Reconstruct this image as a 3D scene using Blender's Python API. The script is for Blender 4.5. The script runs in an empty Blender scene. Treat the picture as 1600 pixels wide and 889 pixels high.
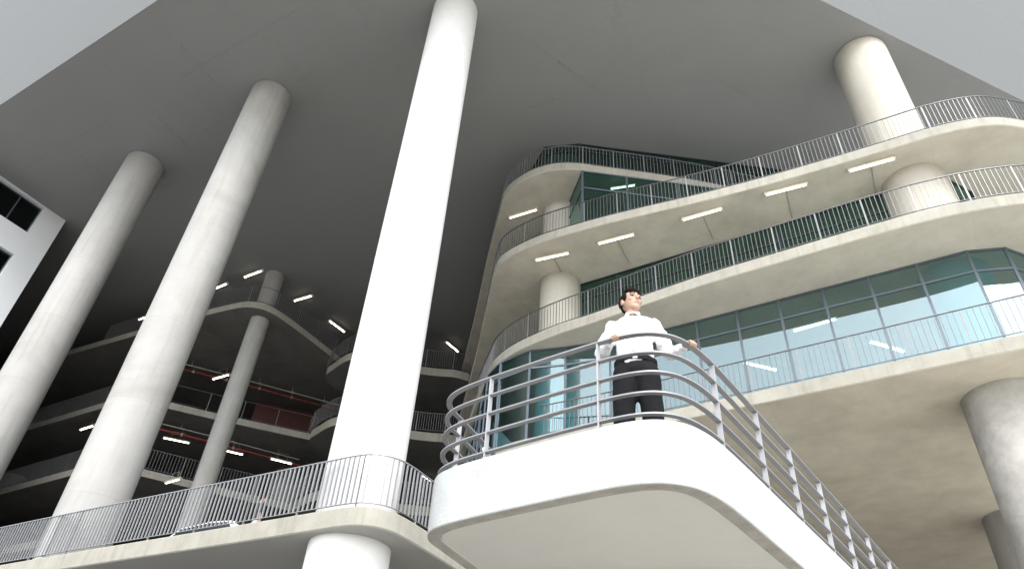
import bpy, bmesh, math, random
from mathutils import Vector, Matrix
R = math.radians
random.seed(7)
S = bpy.context.scene
C = S.collection

# ------------------------------------------------------------------ camera, sky, sun, exposure
cam = bpy.data.cameras.new('camera'); camo = bpy.data.objects.new('camera', cam); C.objects.link(camo)
yaw, pit, rol = R(-32.53), R(38.77), R(4.243)
fw = Vector((math.cos(pit)*math.sin(yaw), math.cos(pit)*math.cos(yaw), math.sin(pit)))
r0 = Vector((math.cos(yaw), -math.sin(yaw), 0)); u0 = r0.cross(fw)
rv = math.cos(rol)*r0 + math.sin(rol)*u0; uv = -math.sin(rol)*r0 + math.cos(rol)*u0
m3 = Matrix((rv, uv, -fw)).transposed()
camo.matrix_world = Matrix.Translation((0, 0, 1.6)) @ m3.to_4x4()
cam.sensor_width = 36; cam.lens = 36*1124/1600; cam.clip_start = .1; cam.clip_end = 2000
S.camera = camo

SUN_AZ, SUN_EL = R(146), R(42)      # azimuth from +Y towards +X
w = bpy.data.worlds.new('World'); S.world = w; w.use_nodes = True
nt = w.node_tree; bg = nt.nodes['Background']
sky = nt.nodes.new('ShaderNodeTexSky'); sky.sky_type = 'NISHITA'; sky.sun_disc = False
sky.sun_elevation = SUN_EL; sky.sun_rotation = SUN_AZ
sky.air_density = 1.0; sky.dust_density = 1.2; sky.ozone_density = 1.0
hs = nt.nodes.new('ShaderNodeHueSaturation'); hs.inputs['Saturation'].default_value = .2
nt.links.new(sky.outputs[0], hs.inputs['Color']); nt.links.new(hs.outputs[0], bg.inputs['Color'])
bg.inputs['Strength'].default_value = .15
sl = bpy.data.lights.new('sun', 'SUN'); sl.energy = .8; sl.angle = R(25); sl.color = (1, .975, .93)
so = bpy.data.objects.new('sun', sl); C.objects.link(so)
sd = Vector((math.sin(SUN_AZ)*math.cos(SUN_EL), math.cos(SUN_AZ)*math.cos(SUN_EL), math.sin(SUN_EL)))
so.rotation_euler = sd.to_track_quat('Z', 'Y').to_euler()
S.view_settings.view_transform = 'Standard'; S.view_settings.look = 'None'
S.view_settings.exposure = 1.85; S.view_settings.gamma = 1
S.view_settings.use_curve_mapping = False
S.render.engine = 'CYCLES'
S.cycles.max_bounces = 8; S.cycles.diffuse_bounces = 5; S.cycles.transparent_max_bounces = 12

# ------------------------------------------------------------------ materials
M = {}
def mat(name, col, rough=.7, metal=0, var=.0, scale=1.0, bump=0, bscale=30, stain=0, streak=0, emit=0, spec=.5, col2=None, seg=None):
    m = bpy.data.materials.new(name); m.use_nodes = True; M[name] = m
    t = m.node_tree; N = t.nodes; L = t.links; b = N['Principled BSDF']
    b.inputs['Roughness'].default_value = rough; b.inputs['Metallic'].default_value = metal
    b.inputs['Specular IOR Level'].default_value = spec
    b.inputs['Base Color'].default_value = (*col, 1)
    tc = N.new('ShaderNodeTexCoord')
    geo = N.new('ShaderNodeNewGeometry')
    if var or stain or streak:
        n1 = N.new('ShaderNodeTexNoise'); n1.inputs['Scale'].default_value = scale; n1.inputs['Detail'].default_value = 8; n1.inputs['Roughness'].default_value = .62
        L.new(geo.outputs['Position'], n1.inputs['Vector'])
        cr = N.new('ShaderNodeValToRGB'); cr.color_ramp.elements[0].position = .32; cr.color_ramp.elements[1].position = .68
        c2 = col2 if col2 else tuple(c*(1-var) for c in col)
        cr.color_ramp.elements[0].color = (*c2, 1); cr.color_ramp.elements[1].color = (*[min(1, c*(1+var*.5)) for c in col], 1)
        L.new(n1.outputs['Fac'], cr.inputs['Fac']); out = cr.outputs['Color']
        if stain:
            n2 = N.new('ShaderNodeTexNoise'); n2.inputs['Scale'].default_value = scale*.23; n2.inputs['Detail'].default_value = 12; n2.inputs['Roughness'].default_value = .7; n2.inputs['Distortion'].default_value = .8
            L.new(geo.outputs['Position'], n2.inputs['Vector'])
            r2 = N.new('ShaderNodeValToRGB'); r2.color_ramp.elements[0].position = .52; r2.color_ramp.elements[1].position = .72
            r2.color_ramp.elements[0].color = (1, 1, 1, 1); k = 1-stain; r2.color_ramp.elements[1].color = (k, k*.98, k*.93, 1)
            L.new(n2.outputs['Fac'], r2.inputs['Fac'])
            mx = N.new('ShaderNodeMix'); mx.data_type = 'RGBA'; mx.blend_type = 'MULTIPLY'; mx.inputs[0].default_value = 1
            L.new(out, mx.inputs[6]); L.new(r2.outputs['Color'], mx.inputs[7]); out = mx.outputs[2]
        if streak:   # rain streaks running down
            mp = N.new('ShaderNodeMapping'); mp.inputs['Scale'].default_value = (5, 5, .35); L.new(geo.outputs['Position'], mp.inputs['Vector'])
            n3 = N.new('ShaderNodeTexNoise'); n3.inputs['Scale'].default_value = 1.1; n3.inputs['Detail'].default_value = 6; L.new(mp.outputs[0], n3.inputs['Vector'])
            r3 = N.new('ShaderNodeValToRGB'); r3.color_ramp.elements[0].position = .5; r3.color_ramp.elements[1].position = .75
            r3.color_ramp.elements[0].color = (1, 1, 1, 1); k = 1-streak; r3.color_ramp.elements[1].color = (k, k, k*.95, 1)
            L.new(n3.outputs['Fac'], r3.inputs['Fac'])
            mx = N.new('ShaderNodeMix'); mx.data_type = 'RGBA'; mx.blend_type = 'MULTIPLY'; mx.inputs[0].default_value = 1
            L.new(out, mx.inputs[6]); L.new(r3.outputs['Color'], mx.inputs[7]); out = mx.outputs[2]
        if seg:      # pours / castings that differ slightly in tone
            ax, step, amt = seg
            sp = N.new('ShaderNodeSeparateXYZ'); L.new(geo.outputs['Position'], sp.inputs[0])
            dv = N.new('ShaderNodeMath'); dv.operation = 'DIVIDE'; dv.inputs[1].default_value = step; L.new(sp.outputs[ax], dv.inputs[0])
            fl = N.new('ShaderNodeMath'); fl.operation = 'FLOOR'; L.new(dv.outputs[0], fl.inputs[0])
            oi = N.new('ShaderNodeObjectInfo'); ad = N.new('ShaderNodeMath'); ad.operation = 'ADD'; L.new(fl.outputs[0], ad.inputs[0]); L.new(oi.outputs['Random'], ad.inputs[1])
            wn = N.new('ShaderNodeTexWhiteNoise'); wn.noise_dimensions = '1D'; L.new(ad.outputs[0], wn.inputs['W'])
            fr = N.new('ShaderNodeMath'); fr.operation = 'FRACT'; L.new(dv.outputs[0], fr.inputs[0])
            pp = N.new('ShaderNodeMath'); pp.operation = 'PINGPONG'; pp.inputs[1].default_value = .5; L.new(fr.outputs[0], pp.inputs[0])
            ln = N.new('ShaderNodeMath'); ln.operation = 'LESS_THAN'; ln.inputs[1].default_value = .012/step; L.new(pp.outputs[0], ln.inputs[0])
            a1 = N.new('ShaderNodeMath'); a1.operation = 'MULTIPLY_ADD'; a1.inputs[1].default_value = amt; a1.inputs[2].default_value = 1-amt; L.new(wn.outputs['Value'], a1.inputs[0])
            a2 = N.new('ShaderNodeMath'); a2.operation = 'MULTIPLY_ADD'; a2.inputs[1].default_value = -amt*1.2; L.new(ln.outputs[0], a2.inputs[0]); L.new(a1.outputs[0], a2.inputs[2])
            mx = N.new('ShaderNodeMix'); mx.data_type = 'RGBA'; mx.blend_type = 'MULTIPLY'; mx.inputs[0].default_value = 1
            L.new(out, mx.inputs[6]); L.new(a2.outputs[0], mx.inputs[7]); out = mx.outputs[2]
        L.new(out, b.inputs['Base Color'])
    if bump:
        nb = N.new('ShaderNodeTexNoise'); nb.inputs['Scale'].default_value = bscale; nb.inputs['Detail'].default_value = 5
        L.new(geo.outputs['Position'], nb.inputs['Vector'])
        bp = N.new('ShaderNodeBump'); bp.inputs['Strength'].default_value = bump; bp.inputs['Distance'].default_value = .02
        L.new(nb.outputs['Fac'], bp.inputs['Height']); L.new(bp.outputs[0], b.inputs['Normal'])
    if emit:
        b.inputs['Emission Color'].default_value = (*col, 1); b.inputs['Emission Strength'].default_value = emit
    return m
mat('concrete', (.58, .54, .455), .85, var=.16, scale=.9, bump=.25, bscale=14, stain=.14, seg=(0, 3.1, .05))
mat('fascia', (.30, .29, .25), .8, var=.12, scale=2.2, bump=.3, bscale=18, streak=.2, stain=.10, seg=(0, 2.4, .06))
mat('column', (.33, .326, .315), .8, var=.09, scale=1.1, bump=.35, bscale=7, stain=.16, streak=.12, seg=(2, 2.9, .07))
mat('column_white', (.62, .62, .61), .8, var=.05, scale=1.1, bump=.3, bscale=7, stain=.06)
mat('column_cream', (.40, .38, .33), .8, var=.08, scale=1.1, bump=.3, bscale=7, stain=.08, streak=.06)
mat('shaded_concrete', (.17, .166, .155), .9, var=.2, scale=.7, bump=.2, bscale=12, stain=.15)  # same concrete as the decks, court shade put into its colour
mat('column_rough', (.36, .35, .325), .85, var=.2, scale=2.2, bump=.8, bscale=5, stain=.3)
mat('white_paint', (.365, .38, .385), .65, var=.07, scale=5, bump=.3, bscale=34, stain=.10, streak=.05)
mat('rim', (.23, .22, .20), .9, var=.2, scale=6, bump=.4, bscale=30)
mat('under_white', (.37, .365, .345), .7, var=.05, scale=1.2, bump=.15, bscale=12, stain=.06)
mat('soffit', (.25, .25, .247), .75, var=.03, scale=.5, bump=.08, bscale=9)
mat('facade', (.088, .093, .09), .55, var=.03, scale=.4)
mat('wing', (.66, .68, .70), .6, var=.03, scale=.4)
mat('galv', (.14, .143, .148), .42, metal=.55, var=.14, scale=9)
mat('galv_light', (.27, .275, .285), .42, metal=.5, var=.14, scale=9)
mat('galv_dark', (.20, .20, .21), .5, metal=.3, var=.1, scale=9)
mat('deck_post', (.20, .203, .21), .45, metal=.4, var=.1, scale=9)
mat('rail_grey', (.25, .25, .262), .38, metal=.35, var=.06, scale=12)
mat('post_light', (.33, .335, .35), .4, metal=.2, var=.05, scale=12)
mat('dark_wall', (.035, .034, .033), .9, var=.2, scale=.6)  # near-black tone stands in for the unlit depth of the interior
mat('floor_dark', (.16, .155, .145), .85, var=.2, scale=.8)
mat('red_dark', (.05, .008, .007), .7, var=.2, scale=2)
mat('pipe_red', (.20, .024, .018), .45)
mat('pipe_grey', (.36, .35, .32), .5)
mat('frame', (.115, .14, .165), .45, metal=.4)
mat('frame_dark', (.03, .045, .05), .45, metal=.3)
mat('teal', (.03, .40, .45), .5, var=.04, scale=2)
mat('lamp_body', (.62, .59, .50), .5)
mat('wire', (.35, .34, .32), .5)
mat('skin', (.36, .225, .16), .5, var=.05, scale=30)
mat('hair', (.007, .006, .005), .85, bump=.6, bscale=160, var=.2, scale=80, spec=.15)
mat('shirt', (.66, .67, .69), .75, bump=.12, bscale=60)
mat('trousers', (.010, .010, .012), .9, bump=.2, bscale=40, spec=.15)
mat('shoe', (.01, .01, .01), .35)
mat('belt', (.012, .012, .012), .9, spec=.1)
mat('eye', (.02, .015, .012), .2)
mat('lip', (.42, .2, .16), .5)
mat('tshirt', (.02, .021, .024), .85)
mat('grey_cloth', (.35, .36, .38), .85)
mat('vest', (.32, .42, .03), .7)
mat('car_paint', (.72, .74, .76), .3, spec=.6)
mat('car_glass', (.02, .025, .03), .1)
mat('rubber', (.02, .02, .02), .8)
mat('bounce_paving', (.68, .66, .60), .9, var=.15, scale=.5, bump=.3, bscale=8)
mat('tube', (1, .93, .80), .5, emit=4)
mat('tube_hall', (1, .97, .92), .5, emit=5)
mat('room_floor', (.52, .52, .50), .6, var=.05, scale=1)
mat('room_wall', (.50, .52, .50), .8, var=.05, scale=.5)
mat('tube_warm', (1, .92, .76), .5, emit=1.5)
def glass(name, tint, refl=.1, gcol=(.80, .92, .95)):
    m = bpy.data.materials.new(name); m.use_nodes = True; M[name] = m
    t = m.node_tree; N = t.nodes; L = t.links
    for n in list(N):
        if n.type != 'OUTPUT_MATERIAL': N.remove(n)
    o = [n for n in N if n.type == 'OUTPUT_MATERIAL'][0]
    tr = N.new('ShaderNodeBsdfTransparent'); tr.inputs[0].default_value = (*tint, 1)
    gl = N.new('ShaderNodeBsdfGlossy'); gl.inputs['Roughness'].default_value = .015; gl.inputs['Color'].default_value = (*gcol, 1)
    geo = N.new('ShaderNodeNewGeometry'); nb = N.new('ShaderNodeTexNoise'); nb.inputs['Scale'].default_value = .8
    L.new(geo.outputs['Position'], nb.inputs['Vector'])
    bp = N.new('ShaderNodeBump'); bp.inputs['Strength'].default_value = .04; bp.inputs['Distance'].default_value = .02
    L.new(nb.outputs['Fac'], bp.inputs['Height']); L.new(bp.outputs[0], gl.inputs['Normal'])
    # Schlick reflectance, the same from both sides of the pane
    dt = N.new('ShaderNodeVectorMath'); dt.operation = 'DOT_PRODUCT'; L.new(geo.outputs['Incoming'], dt.inputs[0]); L.new(geo.outputs['Normal'], dt.inputs[1])
    ab = N.new('ShaderNodeMath'); ab.operation = 'ABSOLUTE'; L.new(dt.outputs['Value'], ab.inputs[0])
    om = N.new('ShaderNodeMath'); om.operation = 'SUBTRACT'; om.inputs[0].default_value = 1; L.new(ab.outputs[0], om.inputs[1])
    pw = N.new('ShaderNodeMath'); pw.operation = 'POWER'; pw.inputs[1].default_value = 5; L.new(om.outputs[0], pw.inputs[0])
    fr = N.new('ShaderNodeMath'); fr.operation = 'MULTIPLY_ADD'; fr.inputs[1].default_value = 1-refl; fr.inputs[2].default_value = refl; L.new(pw.outputs[0], fr.inputs[0])
    mx = N.new('ShaderNodeMixShader'); L.new(fr.outputs[0], mx.inputs[0]); L.new(tr.outputs[0], mx.inputs[1]); L.new(gl.outputs[0], mx.inputs[2])
    L.new(mx.outputs[0], o.inputs['Surface'])
glass('glass', (.58, .71, .72), .17, (.82, .94, .97))
glass('glass_dark', (.44, .60, .57), .11, (.65, .86, .83))
glass('glass_black', (.15, .17, .2), .04)

# soffit joints: faint broken ridges in the relief only
def soffit_joints():
    m = M['soffit']; t = m.node_tree; N = t.nodes; L = t.links; b = N['Principled BSDF']
    geo = N.new('ShaderNodeNewGeometry')
    br = N.new('ShaderNodeTexBrick'); br.inputs['Scale'].default_value = .16; br.inputs['Mortar Size'].default_value = .006; br.inputs['Mortar Smooth'].default_value = .6
    br.offset = .0; br.inputs['Color1'].default_value = (0, 0, 0, 1); br.inputs['Color2'].default_value = (0, 0, 0, 1); br.inputs['Mortar'].default_value = (1, 1, 1, 1)
    mp = N.new('ShaderNodeMapping'); mp.inputs['Rotation'].default_value = (0, 0, R(6)); L.new(geo.outputs['Position'], mp.inputs['Vector']); L.new(mp.outputs[0], br.inputs['Vector'])
    n2 = N.new('ShaderNodeTexNoise'); n2.inputs['Scale'].default_value = 3.2; n2.inputs['Detail'].default_value = 2; L.new(geo.outputs['Position'], n2.inputs['Vector'])
    mu = N.new('ShaderNodeMath'); mu.operation = 'MULTIPLY'; L.new(br.outputs['Color'], mu.inputs[0]); L.new(n2.outputs['Fac'], mu.inputs[1])
    bp0 = [n for n in N if n.type == 'BUMP'][0]
    bp = N.new('ShaderNodeBump'); bp.inputs['Strength'].default_value = .12; bp.inputs['Distance'].default_value = .02
    L.new(mu.outputs[0], bp.inputs['Height']); L.new(bp0.outputs[0], bp.inputs['Normal']); L.new(bp.outputs[0], b.inputs['Normal'])
soffit_joints()

# ------------------------------------------------------------------ helpers
def tag(o, label=None, cat=None, group=None, kind=None):
    if label: o['label'] = label
    if cat: o['category'] = cat
    if group: o['group'] = group
    if kind: o['kind'] = kind
    return o
def empty(name, loc=(0, 0, 0), rz=0):
    o = bpy.data.objects.new(name, None); C.objects.link(o); o.location = loc; o.rotation_euler = (0, 0, rz); return o
def link(name, me, m, parent=None, smooth=False):
    if m and not me.materials: me.materials.append(M[m])
    if smooth:
        for p in me.polygons: p.use_smooth = True
    o = bpy.data.objects.new(name, me); C.objects.link(o)
    if parent: o.parent = parent
    return o
def from_bm(name, bm, m, parent=None, smooth=False):
    bmesh.ops.recalc_face_normals(bm, faces=bm.faces)
    me = bpy.data.meshes.new(name); bm.to_mesh(me); bm.free(); return link(name, me, m, parent, smooth)
def autosmooth(o, ang=40):
    me = o.data
    for p in me.polygons: p.use_smooth = True
    try:
        me.set_sharp_from_angle(angle=R(ang))
    except Exception: pass
    return o
def bevel(o, wd=.03, seg=2, ang=35):
    b = o.modifiers.new('bevel', 'BEVEL'); b.width = wd; b.segments = seg; b.limit_method = 'ANGLE'; b.angle_limit = R(ang); return o
def bm_box(bm, c, s, rot=None):
    r = bmesh.ops.create_cube(bm, size=1)
    mt = Matrix.Translation(c) @ (rot.to_4x4() if rot else Matrix.Identity(4)) @ Matrix.Diagonal((*s, 1))
    bmesh.ops.transform(bm, matrix=mt, verts=r['verts']); return r['verts']
def box(name, c, s, m, parent=None, rz=0, bev=0):
    bm = bmesh.new(); bm_box(bm, c, s, Matrix.Rotation(rz, 3, 'Z') if rz else None)
    o = from_bm(name, bm, m, parent)
    if bev: bevel(o, bev, 2)
    return o
def bar(bm, a, b, wd, th):           # rectangular bar a->b
    a, b = Vector(a), Vector(b); d = b-a; q = d.to_track_quat('Z', 'Y').to_matrix()
    bm_box(bm, (a+b)/2, (wd, th, d.length), q)
def rod(bm, a, b, r, n=8):
    a, b = Vector(a), Vector(b); d = b-a
    v = bmesh.ops.create_cone(bm, cap_ends=True, segments=n, radius1=r, radius2=r, depth=d.length)['verts']
    bmesh.ops.transform(bm, matrix=Matrix.Translation((a+b)/2) @ d.to_track_quat('Z', 'Y').to_matrix().to_4x4(), verts=v)
def prism(name, pts, z0, z1, m, parent=None, bev=.03, smooth=True, m_side=None, m_top=None):
    bm = bmesh.new()
    lo = [bm.verts.new((x, y, z0)) for x, y in pts]; hi = [bm.verts.new((x, y, z1)) for x, y in pts]
    bm.faces.new(lo[::-1]); tf = bm.faces.new(hi)
    n = len(pts); sides = []
    if m_top: tf.material_index = 2
    for i in range(n): sides.append(bm.faces.new((lo[i], lo[(i+1) % n], hi[(i+1) % n], hi[i])))
    if m_side:
        for f in sides: f.material_index = 1
    bmesh.ops.recalc_face_normals(bm, faces=bm.faces)
    me = bpy.data.meshes.new(name); bm.to_mesh(me); bm.free(); me.materials.append(M[m])
    if m_side: me.materials.append(M[m_side])
    if m_top: me.materials.append(M[m_top])
    o = link(name, me, None, parent)
    if smooth: autosmooth(o, 30)
    if bev: bevel(o, bev, 2, 50)
    return o
def spline(pts, n=8, st=.12):                 # centripetal-ish Catmull-Rom through measured plan points
    P = [Vector(p) for p in pts]; out = []
    for i in range(len(P)-1):
        p0 = P[i-1] if i else P[0]*2-P[1]; p1 = P[i]; p2 = P[i+1]; p3 = P[i+2] if i+2 < len(P) else P[-1]*2-P[-2]
        L1 = (p2-p1).length; t1 = (p2-p0)/max(1e-6, (p2-p1).length+(p1-p0).length)*L1; t2 = (p3-p1)/max(1e-6, (p3-p2).length+(p2-p1).length)*L1
        k = max(1, min(n, int(L1/st)))
        for j in range(k):
            t = j/k; a = 2*t**3-3*t**2+1; b = t**3-2*t**2+t; c = -2*t**3+3*t**2; d = t**3-t**2
            out.append(p1*a+t1*b+p2*c+t2*d)
    out.append(P[-1]); return [tuple(v) for v in out]
def offset(path, d):                  # to the left of travel direction
    out = []; n = len(path)
    for i in range(n):
        a = Vector(path[max(0, i-1)]); b = Vector(path[min(n-1, i+1)]); t = (b-a).normalized()
        out.append((path[i][0]-t.y*d, path[i][1]+t.x*d))
    return out
def walk(path, step, start=0.0):      # points every step along path with tangent angle
    out = []; acc = -start
    for i in range(len(path)-1):
        a = Vector(path[i]); b = Vector(path[i+1]); L = (b-a).length
        if L < 1e-9: continue
        s = -acc
        while s <= L+1e-9:
            if s >= 0:
                p = a+(b-a)*(s/L); out.append((p.x, p.y, math.atan2(b.y-a.y, b.x-a.x)))
            s += step
        acc = -(s-L)
        # keep phase
    return out
def plen(path): return sum((Vector(path[i+1])-Vector(path[i])).length for i in range(len(path)-1))
def sweep(name, path, z, wd, th, m, parent, closed=False, bev=0):
    """flat bar laid horizontally along a plan path"""
    bm = bmesh.new(); L = offset(path, wd/2); Rr = offset(path, -wd/2); rings = []
    for (a, b) in zip(L, Rr):
        rings.append([bm.verts.new((a[0], a[1], z-th/2)), bm.verts.new((b[0], b[1], z-th/2)), bm.verts.new((b[0], b[1], z+th/2)), bm.verts.new((a[0], a[1], z+th/2))])
    for i in range(len(rings)-1):
        for k in range(4): bm.faces.new((rings[i][k], rings[i][(k+1) % 4], rings[i+1][(k+1) % 4], rings[i+1][k]))
    bm.faces.new(rings[0]); bm.faces.new(rings[-1][::-1])
    return autosmooth(from_bm(name, bm, m, parent), 40)
_bar_cache = {}
def bar_mesh(nm, wd, th, h, m):
    k = (nm, wd, th, h, m)
    if k not in _bar_cache:
        bm = bmesh.new(); bm_box(bm, (0, 0, h/2), (wd, th, h))
        bmesh.ops.recalc_face_normals(bm, faces=bm.faces)
        me = bpy.data.meshes.new(nm); bm.to_mesh(me); bm.free(); me.materials.append(M[m]); _bar_cache[k] = me
    return _bar_cache[k]
def railing(name, label, path, z, h=1.1, gap=.14, per=9, m='galv', bw=.016, bt=.016, pw=.045, pt=.012, group=None, across=False, cat='railing', mp=None):
    """path runs along the slab edge; post every `per` bars"""
    c = path[0]; root = empty(name, (c[0], c[1], z)); tag(root, label, cat, group)
    pth = [(x-c[0], y-c[1]) for x, y in path]
    sweep('top_rail', pth, h, .045, .02, m, root); sweep('bottom_rail', pth, .09, .035, .012, m, root)
    bmh = bar_mesh('baluster', bw, bt, h-.10, m); pm = bar_mesh('post', pt if across else pw, pw if across else pt, h, mp or m)
    for i, (x, y, a) in enumerate(walk(pth, gap)):
        if i % per == 0:
            o = bpy.data.objects.new('post', pm); o.location = (x, y, 0)
        else:
            o = bpy.data.objects.new('baluster', bmh); o.location = (x, y, .094)
        o.rotation_euler = (0, 0, a + random.uniform(-.03, .03)); o.parent = root; C.objects.link(o)
    return root
def column(label, x, y, r, z0, z1, m='column', bands=(), group='round concrete columns', name='round_column', taper=0):
    root = empty(name, (x, y, z0)); tag(root, label, 'column', group)
    n = 48; bm = bmesh.new()
    zs = [0]; zz = 0
    while zz < z1-z0-1.3: zz += 1.2; zs.append(zz)
    zs.append(z1-z0); prev = None; ph = random.uniform(0, 6)
    for q in zs:
        wob = 1+random.uniform(-.0025, .0025)
        ring = [bm.verts.new((r*wob*(1-taper*q/(z1-z0))*math.cos(2*math.pi*k/n), r*wob*(1-taper*q/(z1-z0))*math.sin(2*math.pi*k/n), q)) for k in range(n)]
        if prev:
            for k in range(n): bm.faces.new((prev[k], prev[(k+1) % n], ring[(k+1) % n], ring[k]))
        else: bm.faces.new(ring[::-1])
        prev = ring
    bm.faces.new(prev)
    autosmooth(from_bm('shaft', bm, m, root), 50)
    if z1 == ZS:
        bm = bmesh.new(); v = bmesh.ops.create_cone(bm, cap_ends=True, segments=48, radius1=r+.012, radius2=r+.012, depth=.02)['verts']
        bmesh.ops.translate(bm, vec=(0, 0, z1-z0-.012), verts=v); autosmooth(from_bm('sealant_collar', bm, 'galv_dark', root), 50)
    for (a, b, mm, nm) in bands:
        bm = bmesh.new(); v = bmesh.ops.create_cone(bm, cap_ends=True, segments=48, radius1=r+.012, radius2=r+.012, depth=b-a)['verts']
        bmesh.ops.translate(bm, vec=(0, 0, (a+b)/2-z0), verts=v); autosmooth(from_bm(nm, bm, mm, root), 50)
    return root
def lamp(label, a, b, m='tube', hang=0, group='fluorescent ceiling lamps', conduit=None, ztop=None):
    """a,b: ends of the tube; body above it"""
    a, b = Vector(a), Vector(b); c = (a+b)/2; d = b-a; L = d.length; ang = math.atan2(d.y, d.x)
    root = empty('ceiling_lamp', c, ang); tag(root, label, 'lamp', group)
    bm = bmesh.new()
    vs = [(-L/2-.05, -.085, .02), (L/2+.05, -.085, .02), (L/2+.05, .085, .02), (-L/2-.05, .085, .02), (-L/2-.05, -.06, .10), (L/2+.05, -.06, .10), (L/2+.05, .06, .10), (-L/2-.05, .06, .10)]
    vv = [bm.verts.new(v) for v in vs]
    for f in ((0, 1, 2, 3), (4, 5, 6, 7), (0, 1, 5, 4), (1, 2, 6, 5), (2, 3, 7, 6), (3, 0, 4, 7)): bm.faces.new([vv[i] for i in f])
    from_bm('housing', bm, 'lamp_body', root)
    for s in (-1, 1):
        bm = bmesh.new(); bm_box(bm, (s*(L/2+.03), 0, -.012), (.05, .15, .062)); from_bm('end_cap', bm, 'lamp_body', root)
    bm = bmesh.new(); rod(bm, (-L/2+.01, 0, -.01), (L/2-.01, 0, -.008), .022); autosmooth(from_bm('tube', bm, m, root))
    if hang:
        for s in (-1, 1):
            bm = bmesh.new(); rod(bm, (s*L*.25, 0, .10), (s*L*.25, 0, hang), .012, 6); from_bm('hanger', bm, 'wire', root)
        bm = bmesh.new(); rod(bm, (-L*.25, 0, hang), (L*.25, 0, hang), .012, 6); from_bm('hanger_bar', bm, 'wire', root)
    if conduit:
        bm = bmesh.new(); rod(bm, (0, .07, .09), (0, conduit, .09), .016, 6); from_bm('conduit', bm, 'wire', root)
    return root

# ------------------------------------------------------------------ setting
mat('asphalt', (.19, .188, .18), .95, var=.2, scale=.6, bump=.3, bscale=10)
bm = bmesh.new(); bmesh.ops.create_grid(bm, x_segments=4, y_segments=4, size=600)
g = from_bm('ground', bm, 'asphalt'); tag(g, kind='structure')
g = prism('bounce_forecourt', [(-4.5, -60), (70, -60), (70, 40), (-3, 40), (-3, 16), (-4.5, 16)], -.2, .06, 'bounce_paving', bev=0); tag(g, kind='structure')  # unseen pale ground, added and shaped to bounce light onto the undersides

# plan lines measured on the building (edge paths run from the right end to the left and back)
ZA, ZB, ZC, ZD, ZS = 12.2, 16.2, 20.2, 24.2, 27.0
TH = .4
back_line = [(-14.8, 20.95), (-18.2, 25.0), (-21.3, 28.7)]
eA = spline([(16, 18.0), (3.08, 18.1), (-1.31, 18.16), (-4.81, 18.2), (-8.2, 18.2), (-10.4, 18.12), (-11.6, 18.25), (-12.6, 18.7), (-13.3, 19.3), (-14.8, 20.98), (-18.2, 25.0), (-21.3, 28.7)])
eB = spline([(9.5, 24), (8.3, 21.2), (6.6, 19.1), (5.2, 18.2), (4.1, 17.78), (2.94, 17.54), (1.37, 17.42), (-1.97, 17.45), (-4.1, 17.5), (-6.34, 17.68), (-8.24, 17.86), (-9.49, 17.95), (-10.89, 18.19), (-11.85, 18.50), (-12.65, 18.95), (-13.3, 19.56), (-14.8, 21.1), (-18.2, 25.0), (-21.3, 28.7)])
eC = spline([(8.2, 26), (7.9, 23.5), (7.2, 21.4), (6.4, 20.1), (5.7, 19.42), (4.89, 18.85), (4.04, 18.58), (3.16, 18.46), (2.25, 18.43), (.33, 18.35), (-1.7, 18.23), (-3.86, 18.02), (-7.03, 17.6), (-9.04, 17.43), (-10.12, 17.41), (-11.34, 17.58), (-12.06, 17.85), (-12.65, 18.41), (-13.39, 19.33), (-16.76, 23.5), (-21.3, 28.85)])
eD = spline([(6.0, 31), (-4.05, 21.67), (-5.33, 20.58), (-6.62, 19.57), (-8.14, 18.42), (-8.76, 17.96), (-9.6, 17.57), (-10.61, 17.47), (-11.67, 17.7), (-12.25, 18.04), (-12.75, 18.6), (-14.83, 21.0), (-18.18, 25.05), (-21.3, 28.75)])

# upper block
ub = empty('upper_block', (-7.3, 5.3, ZS)); tag(ub, 'huge overhanging upper block with dark grey flat underside and pale grey faces', 'building')
foot = [(-130, 5.3), (-7.3, 5.3), (25.7, 49.3), (25.7, 70), (-130, 70)]
def rel(pts, o): return [(x-o[0], y-o[1]) for x, y in pts]
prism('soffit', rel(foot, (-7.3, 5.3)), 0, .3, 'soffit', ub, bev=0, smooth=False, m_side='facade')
bm = bmesh.new()
def shell(bm, pts, z0, z1):
    lo = [bm.verts.new((x, y, z0)) for x, y in pts]; hi = [bm.verts.new((x, y, z1)) for x, y in pts]; n = len(pts)
    for i in range(n): bm.faces.new((lo[i], lo[(i+1) % n], hi[(i+1) % n], hi[i]))
    bm.faces.new(hi); bm.faces.new(lo[::-1])
def soffit_ticks():
    bm = bmesh.new()
    def seam(p, q):
        p, q = Vector((*p, 0)), Vector((*q, 0)); L = (q-p).length; t = (q-p)/L; n = Vector((-t.y, t.x, 0)); s_ = 0
        on = True
        while s_ < L:
            run = random.uniform(.8, 3.0)
            if random.random() < .45:
                u = s_
                while u < min(L, s_+run):
                    c = p+t*u
                    if c.x > -7.9+(c.y-5.3)*.75: break
                    a_ = math.atan2(t.y, t.x)+random.uniform(.5, .9)
                    bm_box(bm, (c.x+7.3, c.y-5.3, -.006), (random.uniform(.1, .22), .02, .012), Matrix.Rotation(a_, 3, 'Z')); u += random.uniform(.14, .24)
            s_ += run
    for y in (8.2, 10.7, 16.5): seam((-34, y), (-9, y))
    for x in (-30.6, -25.2, -21.4, -17.6, -13.6, -8.2, -4.4): seam((x, 5.8), (x-1.2, 19))
    for k in range(4): seam((-9+3.4*k, 13+1.2*k), (-6+4*k, 20))
    tag(from_bm('soffit_joint', bm, 'soffit', ub), kind='stuff')
soffit_ticks()
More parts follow.
